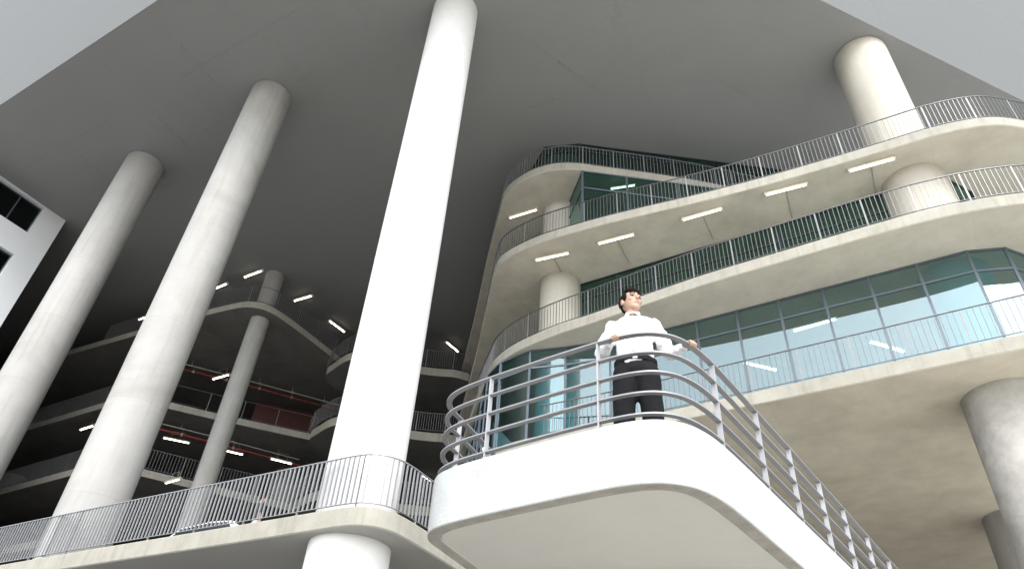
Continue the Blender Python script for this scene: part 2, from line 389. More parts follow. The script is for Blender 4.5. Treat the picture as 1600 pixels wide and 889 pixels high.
# panels of the two visible faces, with open joints between
def facade_panels(p0, p1, z0, z1, wd, ht, parent, nm='facade_panel'):
    a, b = Vector((*p0, 0)), Vector((*p1, 0)); d = (b-a); L = d.length; t = d/L; k = int(L/wd); ang = math.atan2(t.y, t.x)
    bm = bmesh.new(); bm_box(bm, (0, 0, 0), (wd-.005, .06, ht-.005)); bmesh.ops.recalc_face_normals(bm, faces=bm.faces)
    me = bpy.data.meshes.new(nm); bm.to_mesh(me); bm.free(); me.materials.append(M['facade'])
    for i in range(k):
        for j in range(int((z1-z0)/ht)):
            c = a+t*(wd*(i+.5)); o = bpy.data.objects.new(nm, me); o.location = (c.x, c.y, z0+ht*(j+.5)); o.rotation_euler = (0, 0, ang); o.parent = parent; C.objects.link(o)
shell(bm, rel([(-130, 5.42), (-7.38, 5.42), (25.55, 49.35), (25.55, 69.9), (-130, 69.9)], (-7.3, 5.3)), .301, 45)
from_bm('core', bm, 'facade', ub)
facade_panels((-120, .06), (0, .06), .31, 45, 6, 7.4, ub)
facade_panels((-.03, .03), (32.95, 44.0), .31, 45, 6, 7.4, ub)

# closing walls far inside, so the covered court stays as dark as it is
def wallbox(name, label, c, s, m='dark_wall'):
    o = box(name, c, s, m); tag(o, label, 'wall'); return o
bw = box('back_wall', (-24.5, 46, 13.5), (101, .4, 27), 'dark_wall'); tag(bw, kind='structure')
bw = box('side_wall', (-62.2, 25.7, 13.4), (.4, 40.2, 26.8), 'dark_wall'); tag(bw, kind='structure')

# ------------------------------------------------------------------ right-hand building with the curved decks
tb = empty('terrace_building', (-4, 18, 0)); tag(tb, 'beige concrete building with curved projecting decks on the right', 'building')
o4 = (-4, 18)
def deck(edge, tail, z, th=TH):
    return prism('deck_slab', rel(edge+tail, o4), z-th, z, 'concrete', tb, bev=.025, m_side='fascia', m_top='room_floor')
deck(eA, [(-29, 38), (-29, 45.6), (16, 45.6)], ZA)
deck(eB, [(-29, 38), (-29, 45.6), (9.5, 45.6)], ZB)
deck(eC, [(-29, 38), (-29, 45.6), (8.2, 45.6)], ZC)
deck(eD, [(-29, 38), (-29, 45.6), (6.0, 45.6)], ZD)
# inner walls of the rooms
for (z0, z1, y) in ((ZA, ZB-TH, 27.5), (ZB, ZC-TH, 27), (ZC, ZD-TH, 27.5), (ZD, ZS, 29)):
    box('inner_wall', (-2.5-o4[0], y-o4[1], (z0+z1)/2), (20, .25, z1-z0-.004), 'room_wall', tb)

# glazed walls: frame (mullions, transom, sills) with each pane a sub-part
def glazed(path, z0, z1, tr, parent, off, gm='glass', fm='frame', mw=.07, name='glazed_wall', head=True):
    bm = bmesh.new(); P = [(x-off[0], y-off[1]) for x, y in path]
    for (x, y) in P: bm_box(bm, (x, y, (z0+z1)/2), (mw, mw, z1-z0-.01))
    bands = [z0]+list(tr)+[z1]
    for i in range(len(P)-1):
        a, b = Vector((*P[i], 0)), Vector((*P[i+1], 0)); t = (b-a).normalized()*(mw*.5)
        for k, z in enumerate(bands):
            if k == len(bands)-1 and not head: continue
            zz = z+(.036 if k == 0 else (-.036 if k == len(bands)-1 else 0))
            bar(bm, a+t+Vector((0, 0, zz)), b-t+Vector((0, 0, zz)), .06, .06)
    fr = from_bm(name, bm, fm, parent)
    for i in range(len(P)-1):
        a, b = Vector((*P[i], 0)), Vector((*P[i+1], 0)); d = (b-a); L = d.length; ang = math.atan2(d.y, d.x)
        for k in range(len(bands)-1):
            za, zb = bands[k], bands[k+1]
            p = box('pane', (0, 0, 0), (L-mw, .012, zb-za-.07), gm, fr); c = (a+b)/2
            p.location = (c.x, c.y, (za+zb)/2); p.rotation_euler = (0, 0, ang)
    return fr
gA = [(-18.6, 25.9), (-17.4, 24.5), (-16.2, 23.05), (-15.0, 21.6), (-13.9, 20.25), (-13.0, 19.2), (-12.1, 18.62), (-10.76, 18.42), (-9.54, 18.75), (-8.0, 19.02), (-6.6, 19.2), (-5.0, 19.2), (-3.68, 19.2), (-2.37, 19.2), (-1.06, 19.2), (.25, 19.2), (1.55, 19.2), (2.84, 19.2), (3.77, 19.5), (4.35, 20.2), (4.6, 21.6), (4.7, 23.2)]
glazed(gA, ZA, ZB-TH, (15.05,), tb, o4)
gB = [(-9.75, 20.3), (-8.2, 20.3), (-6.65, 20.3), (-5.1, 20.3), (-3.55, 20.3), (-2.0, 20.3), (-.45, 20.3), (1.55, 20.3)]
glazed(gB, ZB, ZC-TH, (19.0,), tb, o4, 'glass_dark', 'frame_dark')
gB2 = [(3.3, 20.4), (4.0, 21.5), (4.3, 23.2), (4.4, 25)]
glazed(gB2, ZB, ZC-TH, (19.0,), tb, o4, 'glass_dark', 'frame_dark')
gC = [(-9.95, 21.3), (-9.95, 19.62), (-8.57, 18.14), (-7.1, 19.24), (-5.4, 20.51), (-3.7, 21.78), (-2.0, 23.05), (-.3, 24.3)]
glazed(gC, ZC, ZD-TH, (22.8,), tb, o4, 'glass_dark', 'frame')
gD = [(-13.2, 21.4), (-12.0, 19.7), (-10.7, 18.7), (-9.24, 19.23), (-7.6, 20.45), (-5.9, 21.7), (-4.25, 22.93), (-2.6, 24.15), (-1.0, 25.3)]
glazed(gD, ZD, ZS-.02, (26.5,), tb, o4, 'glass_dark', 'frame_dark')

# ------------------------------------------------------------------ left-hand car park building
cp = empty('car_park_building', (-30, 19, 0)); tag(cp, 'dark open-sided car park storeys behind the tall columns', 'building')
oc = (-30, 19)
P4 = spline([(-62, 16), (-42.5, 17.5), (-36.6, 17.95), (-31.5, 18.34), (-29.5, 18.58), (-28.7, 18.76), (-28.2, 19.06), (-27.85, 19.5), (-27.66, 20.2), (-27.6, 21.8), (-27.65, 24.7), (-27.7, 26)])
P3 = [(-62, 18.2), (-45, 18.5), (-36.2, 18.7), (-35.6, 18.8), (-34.5, 20.23), (-33.2, 22.0), (-31.2, 24.5), (-29.75, 26.3), (-28.6, 27.8)]
P2 = [(-62, 18.5), (-44.5, 18.57), (-36, 18.57), (-35.2, 18.8), (-34.3, 19.98), (-32.85, 22.4), (-30.1, 26.7), (-29.0, 28.3)]
P1 = [(-62, 17.9), (-40, 17.96), (-36, 18.0), (-34, 20.2), (-31, 25), (-28.5, 28.8)]
for pth, z in ((P4, ZD), (P3, ZC), (P2, ZB), (P1, ZA)):
    prism('floor_slab', rel(pth+[(-29.1, 38), (-29.1, 45.6), (-62, 45.6)], oc), z-TH+.003, z-.003, 'shaded_concrete', cp, bev=.02, m_side='fascia', m_top='floor_dark')
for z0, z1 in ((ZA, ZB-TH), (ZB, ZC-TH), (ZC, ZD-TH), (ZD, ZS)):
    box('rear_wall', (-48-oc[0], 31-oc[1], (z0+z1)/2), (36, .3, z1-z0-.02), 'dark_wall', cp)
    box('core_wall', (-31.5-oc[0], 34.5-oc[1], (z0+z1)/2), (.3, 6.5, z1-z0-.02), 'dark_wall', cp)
box('red_partition', (-33.4-oc[0], 27.7-oc[1], (ZC+1.6)), (4.6, .15, 3.1), 'red_dark', cp, rz=R(48))
# link walkways at the back of the court, half a metre lower than the floors
ringp = spline([(-28.4, 26.2), (-28.25, 25.2), (-27.9, 24.7), (-27.2, 24.42), (-25.6, 24.0), (-24.6, 24.4), (-23.8, 25.6), (-22.9, 26.7), (-21.9, 27.5), (-21.2, 27.95), (-20.7, 28.6)])
for z, lab in ((23.2, 'upper'), (19.2, 'lower'), (15.2, 'lowest')):
    t = empty('link_walkway', (-25, 25, z)); tag(t, {'upper': 'topmost shaded link walkway seen right of the white column', 'lower': 'second shaded link walkway down, behind the tall white column', 'lowest': 'lowest shaded link walkway behind the white column, mostly hidden'}[lab], 'walkway', 'link walkways at the back of the court')
    prism('floor_slab', rel(ringp+[(-20.4, 34), (-28.4, 34)], (-25, 25)), -.5, 0, 'shaded_concrete', t, bev=.02, m_side='fascia', m_top='floor_dark')

# ------------------------------------------------------------------ front walkway
ZW = 6.9
eW = spline([(-60, 9.45), (-30, 9.62), (-21.3, 9.82), (-17.2, 9.93), (-13.45, 10.07), (-10.9, 10.15), (-10.2, 10.17), (-9.72, 10.24), (-9.4, 10.46), (-9.22, 10.85), (-9.22, 11.9), (-9.3, 13.5), (-9.55, 20), (-9.6, 30)])
fwk = empty('front_walkway', (-17, 10, ZW)); tag(fwk, 'long cream concrete walkway with rounded corner at lower left', 'walkway')
prism('deck_slab', rel(eW+[(-60, 30)], (-17, 10)), -.4, 0, 'under_white', fwk, bev=.03, m_side='fascia', m_top='floor_dark')

# ------------------------------------------------------------------ white wing at far left
ww = empty('white_wing', (-35.9, 8, 12)); tag(ww, 'white wall with dark windows hanging under the soffit at far left', 'building')
def wing_wall():
    # plane x = 0 (faces +x), y from -2.7 (edge) to 3.51 ; windows cut as openings between strips
    y0, y1 = -2.69, 3.51; z0, z1 = 0, 14.99
    wins = [(-2.2, 2.33, 13.11, 14.86), (-2.2, 2.33, 10.31, 11.65), (-2.2, 2.33, 7.0, 8.5), (-2.2, 2.33, 3.7, 5.2)]
    bm = bmesh.new(); zc = z1
    for (a, b, c, d) in wins:
        bm_box(bm, (-.2, (a+b)/2, (d+zc)/2), (.4, b-a, zc-d)); zc = c
    bm_box(bm, (-.2, (-2.2+2.33)/2, zc/2), (.4, 4.53, zc))
    bm_box(bm, (-.2, (y0-2.2)/2, z1/2), (.4, -2.2-y0, z1)); bm_box(bm, (-.2, (2.33+y1)/2, z1/2), (.4, y1-2.33, z1))
    from_bm('wall', bm, 'wing', ww)
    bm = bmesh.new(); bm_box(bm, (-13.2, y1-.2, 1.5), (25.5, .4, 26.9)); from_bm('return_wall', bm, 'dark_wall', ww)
    bm = bmesh.new(); bm_box(bm, (-13.4, y0+.2, 1.5), (26, .4, 26.9)); from_bm('blocking_wall', bm, 'wing', ww)  # unseen front, added to block light entering the court from the left
    bm = bmesh.new(); bm_box(bm, (-.2, (y0+y1)/2, -5.98), (.4, y1-y0, 11.94)); from_bm('lower_wall', bm, 'wing', ww)
    for (a, b, c, d) in wins:
        bm = bmesh.new()
        for y in (a+.03, -.95, .33, 1.2, b-.03):
            if y == .33: continue
            bm_box(bm, (-.22, y, (c+d)/2), (.06, .05, d-c-.002))
        for z in (c+.03, d-.03): bm_box(bm, (-.22, (a+b)/2, z), (.055, b-a-.06, .05))
        fr = from_bm('window_frame', bm, 'frame', ww)
        for (p, q) in ((a+.06, -.98), (-.92, 1.17), (1.23, b-.06)):
            box('pane', (-.23, (p+q)/2, (c+d)/2), (.012, q-p, d-c-.1), 'glass_black', fr)
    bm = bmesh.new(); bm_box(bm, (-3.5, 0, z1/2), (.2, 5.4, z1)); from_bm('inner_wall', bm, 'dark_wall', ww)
wing_wall()

# ------------------------------------------------------------------ columns
column('leftmost tall round concrete column rising from behind the railing', -28.5, 10.83, .86, 0, ZS)
column('second tall round concrete column from the left, mottled grey', -19.98, 10.76, .84, 0, ZS)  # random stains all round the shaft, no side coloured differently
column('brightest tall white column passing through the walkway corner', -10.63, 11.2, .85, 0, ZS, 'column_white')
column('slender shaded column under the rounded car park corner', -28.85, 20.05, .5, 0, ZS)
column('stout column on the right from the underside slab up to the soffit', 2.41, 20.36, .97, 0, ZS, 'column_cream', ((0, ZA-TH-.003, 'column_rough', 'rough_lower_shaft'), (ZA+.003, ZB-TH-.003, 'teal', 'teal_paint_band'),))
column('stout column behind railings at the curved left end of the decks', -10.42, 19.94, .80, 0, ZS, 'column_cream', ((ZA+.003, ZB-TH-.003, 'teal', 'teal_paint_band'),))
column('brown shaded column below the lowest deck at the lower right corner', 2.4, 29.2, 1.0, 0, ZA-TH, 'column')
for lab, x, y in (('dim column in the dark car park between the two left columns, upper', -43.2, 22.5), ('dim car park column at the far left, low down', -52.5, 22.5), ('dim car park column behind the slender one', -34.2, 29.3)):
    column(lab, x, y, .75, 0, ZD-TH, 'column')

# ------------------------------------------------------------------ railings
def cut(path, x0=None, x1=None): return [p for p in path if (x0 is None or p[0] <= x0) and (x1 is None or p[0] >= x1)]
IN = .07
rA = [p for p in cut(offset(eA, -IN), 6, -10.3)]
railing('deck_railing', 'thin railing in front of the glazed storey, lowest on the right', rA, ZA, gap=.15, per=9, m='galv', group='deck railings', mp='deck_post')
railing('deck_railing', 'railing with curved left end on the middle deck, behind the man', [p for p in offset(eB, -IN) if p[1] < 21.5], ZB, gap=.128, per=10, m='galv', group='deck railings', mp='deck_post')
railing('deck_railing', 'long railing on the deck below the top one, rising to the right', [p for p in offset(eC, -IN) if p[1] < 21.5], ZC, gap=.128, per=10, m='galv', group='deck railings', mp='deck_post')
railing('deck_railing', 'highest railing on the rounded top deck close to the soffit', [p for p in offset(eD, -IN) if p[1] < 25 and p[0] < 0], ZD, gap=.145, per=9, m='galv_dark', group='deck railings')
pW = [p for p in offset(eW, IN) if p[0] > -28 and p[1] < 17]
railing('walkway_railing', 'grey flat-bar railing along the front walkway at lower left', pW, ZW, h=1.12, gap=.125, per=12, m='galv_light', bw=.028, bt=.03, pw=.05, pt=.015, across=True)
railing('car_park_railing', 'dark railing round the rounded car park corner below the lamps', [p for p in offset(P4, IN) if p[0] > -40 and p[1] < 25], ZD, gap=.13, per=12, m='galv_dark', group='car park railings')
railing('car_park_railing', 'dark railing on the upper storey left of the second column', [p for p in spline(offset(P3[:3], IN))if p[0] > -48], ZC, gap=.13, per=12, m='galv_dark', group='car park railings')
railing('car_park_railing', 'dark railing on the lower storey at the far left', [p for p in spline(offset(P2[:3], IN)) if p[0] > -48], ZB, gap=.13, per=12, m='galv_dark', group='car park railings')
railing('car_park_railing', 'open railing with wide-spaced posts before the red interior', offset(P3[4:], IN), ZC, gap=1.9, per=1, m='galv', group='car park railings')
railing('car_park_railing', 'barred railing below the red pipe beside the slender column', offset(P2[4:], IN), ZB, gap=.16, per=12, m='galv', group='car park railings')
for z, lab in ((23.2, 'shaded railing on the topmost link walkway'), (19.2, 'shaded railing on the second link walkway down'), (15.2, 'hidden railing on the lowest link walkway')):
    railing('link_railing', lab, offset(ringp, -IN)[6:], z, gap=.13, per=12, m='galv_dark', group='link walkway railings')

# ------------------------------------------------------------------ lamps
lc = [((-10.53, 18.13), (-9.25, 18.3)), ((-7.99, 18.32), (-6.67, 18.43)), ((-4.81, 18.49), (-3.46, 18.56)), ((-1.93, 18.57), (-.65, 18.69)), ((.71, 18.71), (2.01, 18.79))]
words = ['first from the curved end', 'second from the curved end', 'third from the curved end', 'fourth from the curved end', 'nearest the stout column']
for (a, b), wd in zip(lc, words):
    lamp('cream tube lamp under the long deck, '+wd, (*a, 19.69), (*b, 19.69), 'tube_warm', conduit=1.5)
lamp('tube lamp under the rounded top deck at its left end', (-12.55, 19.12, 23.69), (-11.25, 19.2, 23.69), 'tube_warm')
lamp('tube lamp inside the pointed glass corner', (-7.91, 19.5, 23.69), (-6.95, 19.75, 23.69), 'tube')
sof = [((-30.46, 19.28), (-29.11, 19.3), 'lamp on the dark soffit just left of the slender column'), ((-29.39, 22.25), (-28.09, 22.33), 'lamp on the dark soffit just right of the slender column'), ((-28.85, 24.73), (-28.78, 26.04), 'lamp tilted down right beside the tall white column'), ((-33.2, 19.28), (-31.9, 19.25), 'lamp on the soffit half hidden by the second column'), ((-23.54, 29.73), (-23.47, 30.96), 'lamp in the dark right of the white column')]
for a, b, l in sof: lamp(l, (*a, 26.88), (*b, 26.88), 'tube')
oth = [((-35.2, 22.7), (-33.9, 22.75), 23.2, .55, 'lamp hung under the rounded car park corner'),
       ((-39.0, 18.9), (-37.9, 18.95), 26.3, .6, 'small lamp in the dark right of the leftmost column, left one of two'), ((-36.4, 18.9), (-35.3, 18.95), 26.5, .4, 'small lamp in the dark right of the leftmost column, right one of two'),
       ((-36.47, 21.86), (-35.62, 22.92), 19.2, .5, 'lamp hung below the red pipe left of the slender column'), ((-34.5, 24.3), (-33.8, 25.3), 19.2, .5, 'lamp hung below the red pipe right of the slender column'), ((-32.6, 26.4), (-31.95, 27.4), 19.2, .5, 'lamp hung below the red pipe by the white column'),
       ((-40.9, 19.5), (-39.7, 19.5), 19.5, .28, 'lamp under the upper storey at far left'), ((-32.5, 20.5), (-31.4, 20.45), 15.3, .45, 'yellowish lamp behind the barred railing'),
       ((-24.7, 30.7), (-24.64, 31.9), 18.6, .08, 'lamp low in the dark beside the balcony end')]
for a, b, z, h, l in oth: lamp(l, (*a, z), (*b, z), 'tube_warm' if 'yellow' in l else 'tube', hang=h)
for a, b, l in (((-2.18, 19.9), (-.93, 19.8), 'lamp hung behind the glass on the right, uppermost'), ((-.25, 21.45), (.59, 22.44), 'slanting lamp behind the glass, middle one on the right'), ((-4.1, 20.98), (-3.25, 21.9), 'slanting lamp behind the glass right of the man'), ((3.2, 22.9), (3.7, 23.5), 'lamp behind the glass at the right picture edge')):
    lamp(l, (*a, 15.0), (*b, 15.0), 'tube_hall', hang=.78)

# ------------------------------------------------------------------ pipes
def pipe(label, pts, r, m):
    root = empty('service_pipe', pts[0]); tag(root, label, 'pipe', 'service pipes in the car park'); o = Vector(pts[0])
    for i in range(len(pts)-1):
        bm = bmesh.new(); rod(bm, Vector(pts[i])-o, Vector(pts[i+1])-o, r, 10); autosmooth(from_bm('pipe_run', bm, m, root))
    bm = bmesh.new()
    for i in range(len(pts)-1):
        a, b = Vector(pts[i])-o, Vector(pts[i+1])-o; k = max(1, int((b-a).length/1.8))
        for j in range(k):
            p = a+(b-a)*((j+.5)/k); d = (b-a).normalized()
            rod(bm, p-d*.05, p+d*.05, r*1.45, 10); rod(bm, p, p+Vector((0, 0, .45)), .012, 6)
    from_bm('pipe_clamp', bm, 'pipe_grey', root)
pipe('red pipe under the rounded car park corner', [(-36.4, 20.9, 23.3), (-34.1, 24.0, 23.3), (-30.8, 29.0, 23.3)], .06, 'pipe_red')
pipe('pale pipe beside the red one under the rounded corner', [(-36.2, 20.5, 23.45), (-33.9, 23.7, 23.45), (-30.5, 28.7, 23.45)], .035, 'pipe_grey')
pipe('red pipe under the second storey by the slender column', [(-36.3, 20.9, 19.35), (-34.6, 23.5, 19.35), (-31.9, 28.0, 19.35)], .07, 'pipe_red')
pipe('pale pipe above the red one under the second storey', [(-36.1, 20.6, 19.55), (-34.4, 23.2, 19.55), (-31.7, 27.7, 19.55)], .035, 'pipe_grey')

# ------------------------------------------------------------------ white balcony in front
KB = .8616
ZL = 1.6+(4.61-1.6)*KB; ZLB = 1.6+(4.03-1.6)*KB; ZF = ZL-.255     # parapet top, underside, floor
eL = spline([(x*KB, y*KB) for x, y in [(.2, 20), (-.73, 12.4), (-1.02, 9.7), (-1.30, 7.18), (-1.42, 6.12), (-1.49, 5.72), (-1.60, 5.45), (-1.78, 5.28), (-2.02, 5.21), (-2.37, 5.21), (-3.0, 5.26), (-3.8, 5.35), (-4.1, 5.42), (-4.28, 5.53), (-4.39, 5.70), (-4.43, 5.95), (-4.5, 6.55), (-4.75, 8.5), (-5.2, 12.4), (-6, 20)]], 24, .03)
bc = empty('balcony', (-1.9, 4.8, ZL)); tag(bc, 'white rounded concrete balcony projecting towards the viewer under the man', 'balcony'); ob = (-1.9, 4.8)
def band(name, outer, inner, z0, z1, mats, parent):
    bm = bmesh.new(); rings = []
    for a, b in zip(outer, inner):
        rings.append([bm.verts.new((a[0], a[1], z0)), bm.verts.new((a[0], a[1], z1)), bm.verts.new((b[0], b[1], z1)), bm.verts.new((b[0], b[1], z0))])
    for i in range(len(rings)-1):
        for k in range(4):
            f = bm.faces.new((rings[i][k], rings[i][(k+1) % 4], rings[i+1][(k+1) % 4], rings[i+1][k])); f.material_index = 1 if k == 3 else 0
    bm.faces.new(rings[0]); bm.faces.new(rings[-1][::-1]); bmesh.ops.recalc_face_normals(bm, faces=bm.faces)
    me = bpy.data.meshes.new(name); bm.to_mesh(me); bm.free()
    for q in mats: me.materials.append(M[q])
    return bevel(autosmooth(link(name, me, None, parent), 30), .015, 2, 50)
inn = offset(eL, -.125)
band('parapet', rel(eL, ob), rel(inn, ob), ZLB-ZL, 0, ('white_paint', 'rim'), bc)
prism('floor_slab', rel(offset(eL, -.127), ob), ZLB-ZL+.012, ZF-ZL, 'under_white', bc, bev=0)
br = empty('balcony_railing', (-1.9, 4.8, ZL)); tag(br, 'grey steel railing with five curved flat rails round the white balcony', 'railing')
rp = rel(offset(eL, -.045), ob)
rp = [p for p in rp if p[1] < 11]
RH = .785
for i in range(5): sweep('rail', rp, .062+(RH-.062)/4*i, .046 if i < 4 else .052, .012, 'rail_grey', br)
pm = bar_mesh('railing_post', .012, .045, RH-.006, 'post_light')
def near(p):      # nearest path point + tangent
    best = min(range(len(rp)), key=lambda i: (rp[i][0]-p[0])**2+(rp[i][1]-p[1])**2); i = max(1, min(len(rp)-2, best))
    return rp[best], math.atan2(rp[i+1][1]-rp[i-1][1], rp[i+1][0]-rp[i-1][0])
for p in ((-2.34, 5.26), (-3.58, 5.33), (-4.41, 6.0), (-1.44, 6.03), (-1.31, 7.13), (-1.18, 8.17), (-1.07, 9.16), (-.95, 10.2), (-.84, 11.3), (-.73, 12.4), (-4.62, 7.5), (-4.9, 9.5)):
    q, a = near((p[0]*KB-ob[0], p[1]*KB-ob[1]))
    o = bpy.data.objects.new('post', pm); o.location = (q[0], q[1], -.004); o.rotation_euler = (0, 0, a); o.parent = br; C.objects.link(o)

# ------------------------------------------------------------------ interior stair behind the left glass
st = empty('stair', (-12, 21, ZA)); tag(st, 'white stair with teal handrail behind the left glass', 'stair')
bm = bmesh.new()
v = [bm.verts.new(p) for p in ((-1.2, -.9, 0), (.6, -.9, 0), (-1.2, -.9, 2.1), (-1.2, -.75, 0), (.6, -.75, 0), (-1.2, -.75, 2.1))]
for f in ((0, 1, 2), (3, 5, 4), (0, 1, 4, 3), (1, 2, 5, 4), (2, 0, 3, 5)): bm.faces.new([v[i] for i in f])
from_bm('stringer', bm, 'wing', st)
bm = bmesh.new()
for x, h in ((1.0, 1.05), (2.1, 1.05), (3.2, 1.05)): rod(bm, (x, -1.2, 0), (x, -1.2, h), .03)
rod(bm, (1.0, -1.2, 1.05), (3.2, -1.2, 1.05), .03); from_bm('handrail', bm, 'teal', st)
bmh = bar_mesh('stair_bar', .02, .02, 1.0, 'teal')
for i in range(14):
    o = bpy.data.objects.new('baluster', bmh); o.location = (1.1+.15*i, -1.2, .02); o.parent = st; C.objects.link(o)

# ------------------------------------------------------------------ people
def cap(bm, a, b, ra, rb, n=14):
    a, b = Vector(a), Vector(b); d = b-a
    q = d.to_track_quat('Z', 'Y').to_matrix().to_4x4() if d.length > 1e-6 else Matrix.Identity(4)
    v = bmesh.ops.create_cone(bm, cap_ends=True, segments=n, radius1=ra, radius2=rb, depth=max(d.length, 1e-4))['verts']
    bmesh.ops.transform(bm, matrix=Matrix.Translation((a+b)/2) @ q, verts=v)
    for p, r in ((a, ra), (b, rb)): ell(bm, p, (r, r, r))
def ell(bm, c, s, rot=None):
    v = bmesh.ops.create_uvsphere(bm, u_segments=16, v_segments=10, radius=1)['verts']
    bmesh.ops.transform(bm, matrix=Matrix.Translation(c) @ (rot.to_4x4() if rot else Matrix.Identity(4)) @ Matrix.Diagonal((*s, 1)), verts=v)
def chain(bm, pts, rs):
    for i in range(len(pts)-1): cap(bm, pts[i], pts[i+1], rs[i], rs[i+1])
def fuse(name, bm, m, parent, vox, smooth=4, disp=0, dscale=.12):
    o = from_bm(name, bm, m, parent)
    r = o.modifiers.new('remesh', 'REMESH'); r.mode = 'VOXEL'; r.voxel_size = vox; r.use_smooth_shade = True
    s = o.modifiers.new('smooth', 'SMOOTH'); s.factor = .5; s.iterations = smooth
    if disp:
        tx = bpy.data.textures.new(name+'_folds', 'CLOUDS'); tx.noise_scale = dscale; tx.noise_depth = 2
        d = o.modifiers.new('folds', 'DISPLACE'); d.texture = tx; d.strength = disp; d.mid_level = .5
    return o
def head_parts(bm, T):
    """head facing -y, origin at base of skull/neck joint; T places it"""
    k = T.to_scale().x
    def e(c, s): ell(bm, T @ Vector(c), [q*k for q in s], T.to_3x3().normalized())
    e((0, .012, .115), (.074, .094, .098)); e((0, -.022, .06), (.062, .070, .080)); e((0, -.052, .006), (.036, .032, .028))
    e((0, -.03, .025), (.052, .052, .04))
    e((0, -.078, .125), (.052, .018, .022))              # brow
    e((.034, -.066, .072), (.024, .02, .022)); e((-.034, -.066, .072), (.024, .02, .022))   # cheeks
    cap(bm, T @ Vector((0, -.088, .108)), T @ Vector((0, -.108, .068)), .010, .014); e((.011, -.098, .064), (.010, .010, .008)); e((-.011, -.098, .064), (.010, .010, .008))
    e((0, -.082, .036), (.024, .012, .007)); e((0, -.081, .026), (.021, .012, .007))
    for s in (1, -1): e((s*.078, .012, .085), (.010, .02, .032))
def person(name, label, loc, rz, z_h, pose, mats, head_yaw=0, head_pitch=0, scale=1.0, hsc=1.0):
    root = empty(name, loc, rz); root.scale = (scale,)*3; tag(root, label, 'person')
    P = pose; bm = bmesh.new()
    sh = P['sh']; hipz = .95
    # body: one continuous surface
    cap(bm, (0, .01, 1.0), (0, .01, 1.30), .10, .105); cap(bm, (-.12, .01, 1.40), (.12, .01, 1.40), .055, .055); cap(bm, (0, .01, 1.40), (0, -.005, 1.58), .056, .052)
    for s, k in ((-1, 'R'), (1, 'L')):
        a, e, w_ = Vector((s*sh*.9, .01, 1.385)), Vector(P['elbow'+k]), Vector(P['wrist'+k])
        chain(bm, [a, e, w_], [.042, .036, .027])
        hip, kn, an = Vector((s*.09, 0, .93)), Vector(P['knee'+k]), Vector(P['ankle'+k])
        chain(bm, [hip, kn, an], [.075, .05, .035]); cap(bm, an-Vector((0, -.02, .03)), an+Vector((0, -.13, -.045)), .035, .03)
    T = Matrix.Translation((0, -.01, 1.555)) @ Matrix.Rotation(head_yaw, 4, 'Z') @ Matrix.Rotation(head_pitch, 4, 'X') @ Matrix.Scale(hsc, 4)
    head_parts(bm, T)
    # hands
    for k in 'RL':
        w_ = Vector(P['wrist'+k]); tgt = Vector(P['grip'+k]); ax = Vector(P['axis'+k]).normalized()      # axis: direction along the rail across the knuckles
        d = (tgt-w_).normalized(); up = ax.cross(d).normalized()
        if up.z < 0: up = -up
        palm = w_+d*.05
        for j, ln in ((-1.5, .9), (-.5, 1.0), (.5, .97), (1.5, .78)):
            b0 = w_+d*.075+ax*(j*.020)+up*.01; b1 = b0+d*.035*ln+up*.004; b2 = b1+d*.02*ln-up*.022; b3 = b2-d*.016-up*.02
            if P.get('flat'+k): b2 = b1+d*.03*ln-up*.006; b3 = b2+d*.024*ln-up*.01
            chain(bm, [b0, b1, b2, b3], [.0105, .0098, .009, .008])
            cap(bm, w_+d*.01+ax*(j*.012), b0, .016, .0125)
        s = P['thumb'+k]
        t0 = w_+d*.03+ax*(.028*s); chain(bm, [t0, t0+d*.025+ax*(.022*s)-up*.01, t0+d*.05+ax*(.024*s)-up*.026], [.013, .011, .009])
    fuse('body', bm, mats['skin'], root, .0065, 2)
    # upper garment
    bm = bmesh.new(); zb = P.get('hem', .95)
    bm2 = bm
    ell(bm, (0, .0, 1.30), (.182, .132, .18)); ell(bm, (0, 0, 1.12), (.162, .124, .19)); cap(bm, (-.14, .005, 1.39), (.14, .005, 1.39), .066, .066); ell(bm, (0, 0, 1.0), (.164, .122, .08))
    cap(bm, (-.15, .01, 1.405), (-.035, .01, 1.465), .058, .056); cap(bm, (.15, .01, 1.405), (.035, .01, 1.465), .058, .056)
    for s, k in ((-1, 'R'), (1, 'L')):
        a, e, w_ = Vector((s*sh*.96, .005, 1.385)), Vector(P['elbow'+k]), Vector(P['wrist'+k])
        if P['sleeve'] == 'long':
            mid = e+(w_-e)*.5+Vector((0, 0, -.015)); chain(bm, [a, a+(e-a)*.5, e, mid, w_-(w_-e)*.06], [.070, .066, .060, .054, .042])
        else: chain(bm, [a, a+(e-a)*.6], [.078, .075])
    fuse('shirt', bm, mats['shirt'], root, .011, 3, .042 if P['sleeve'] == 'long' else .01, .075)
    if P.get('collar'):
        for s in (-1, 1):
            bm = bmesh.new()
            vv = [(s*.004, -.073, 1.508), (s*.05, -.085, 1.462), (s*.068, -.03, 1.50), (s*.062, .04, 1.515), (0, .068, 1.53), (0, .062, 1.565), (s*.058, .03, 1.555), (s*.06, -.02, 1.54)]
            vs = [bm.verts.new(q) for q in vv]
            bm.faces.new((vs[0], vs[1], vs[2], vs[7])); bm.faces.new((vs[7], vs[2], vs[3], vs[6])); bm.faces.new((vs[6], vs[3], vs[4], vs[5]))
            o = from_bm('collar', bm, mats['shirt'], root); sm = o.modifiers.new('thick', 'SOLIDIFY'); sm.thickness = .007
        bm = bmesh.new(); bm_box(bm, (0, -.131, 1.24), (.03, .012, .34), None)
        for z in (1.06, 1.14, 1.22, 1.3, 1.38): rod(bm, (0, -.135, z), (0, -.142, z), .006, 8)
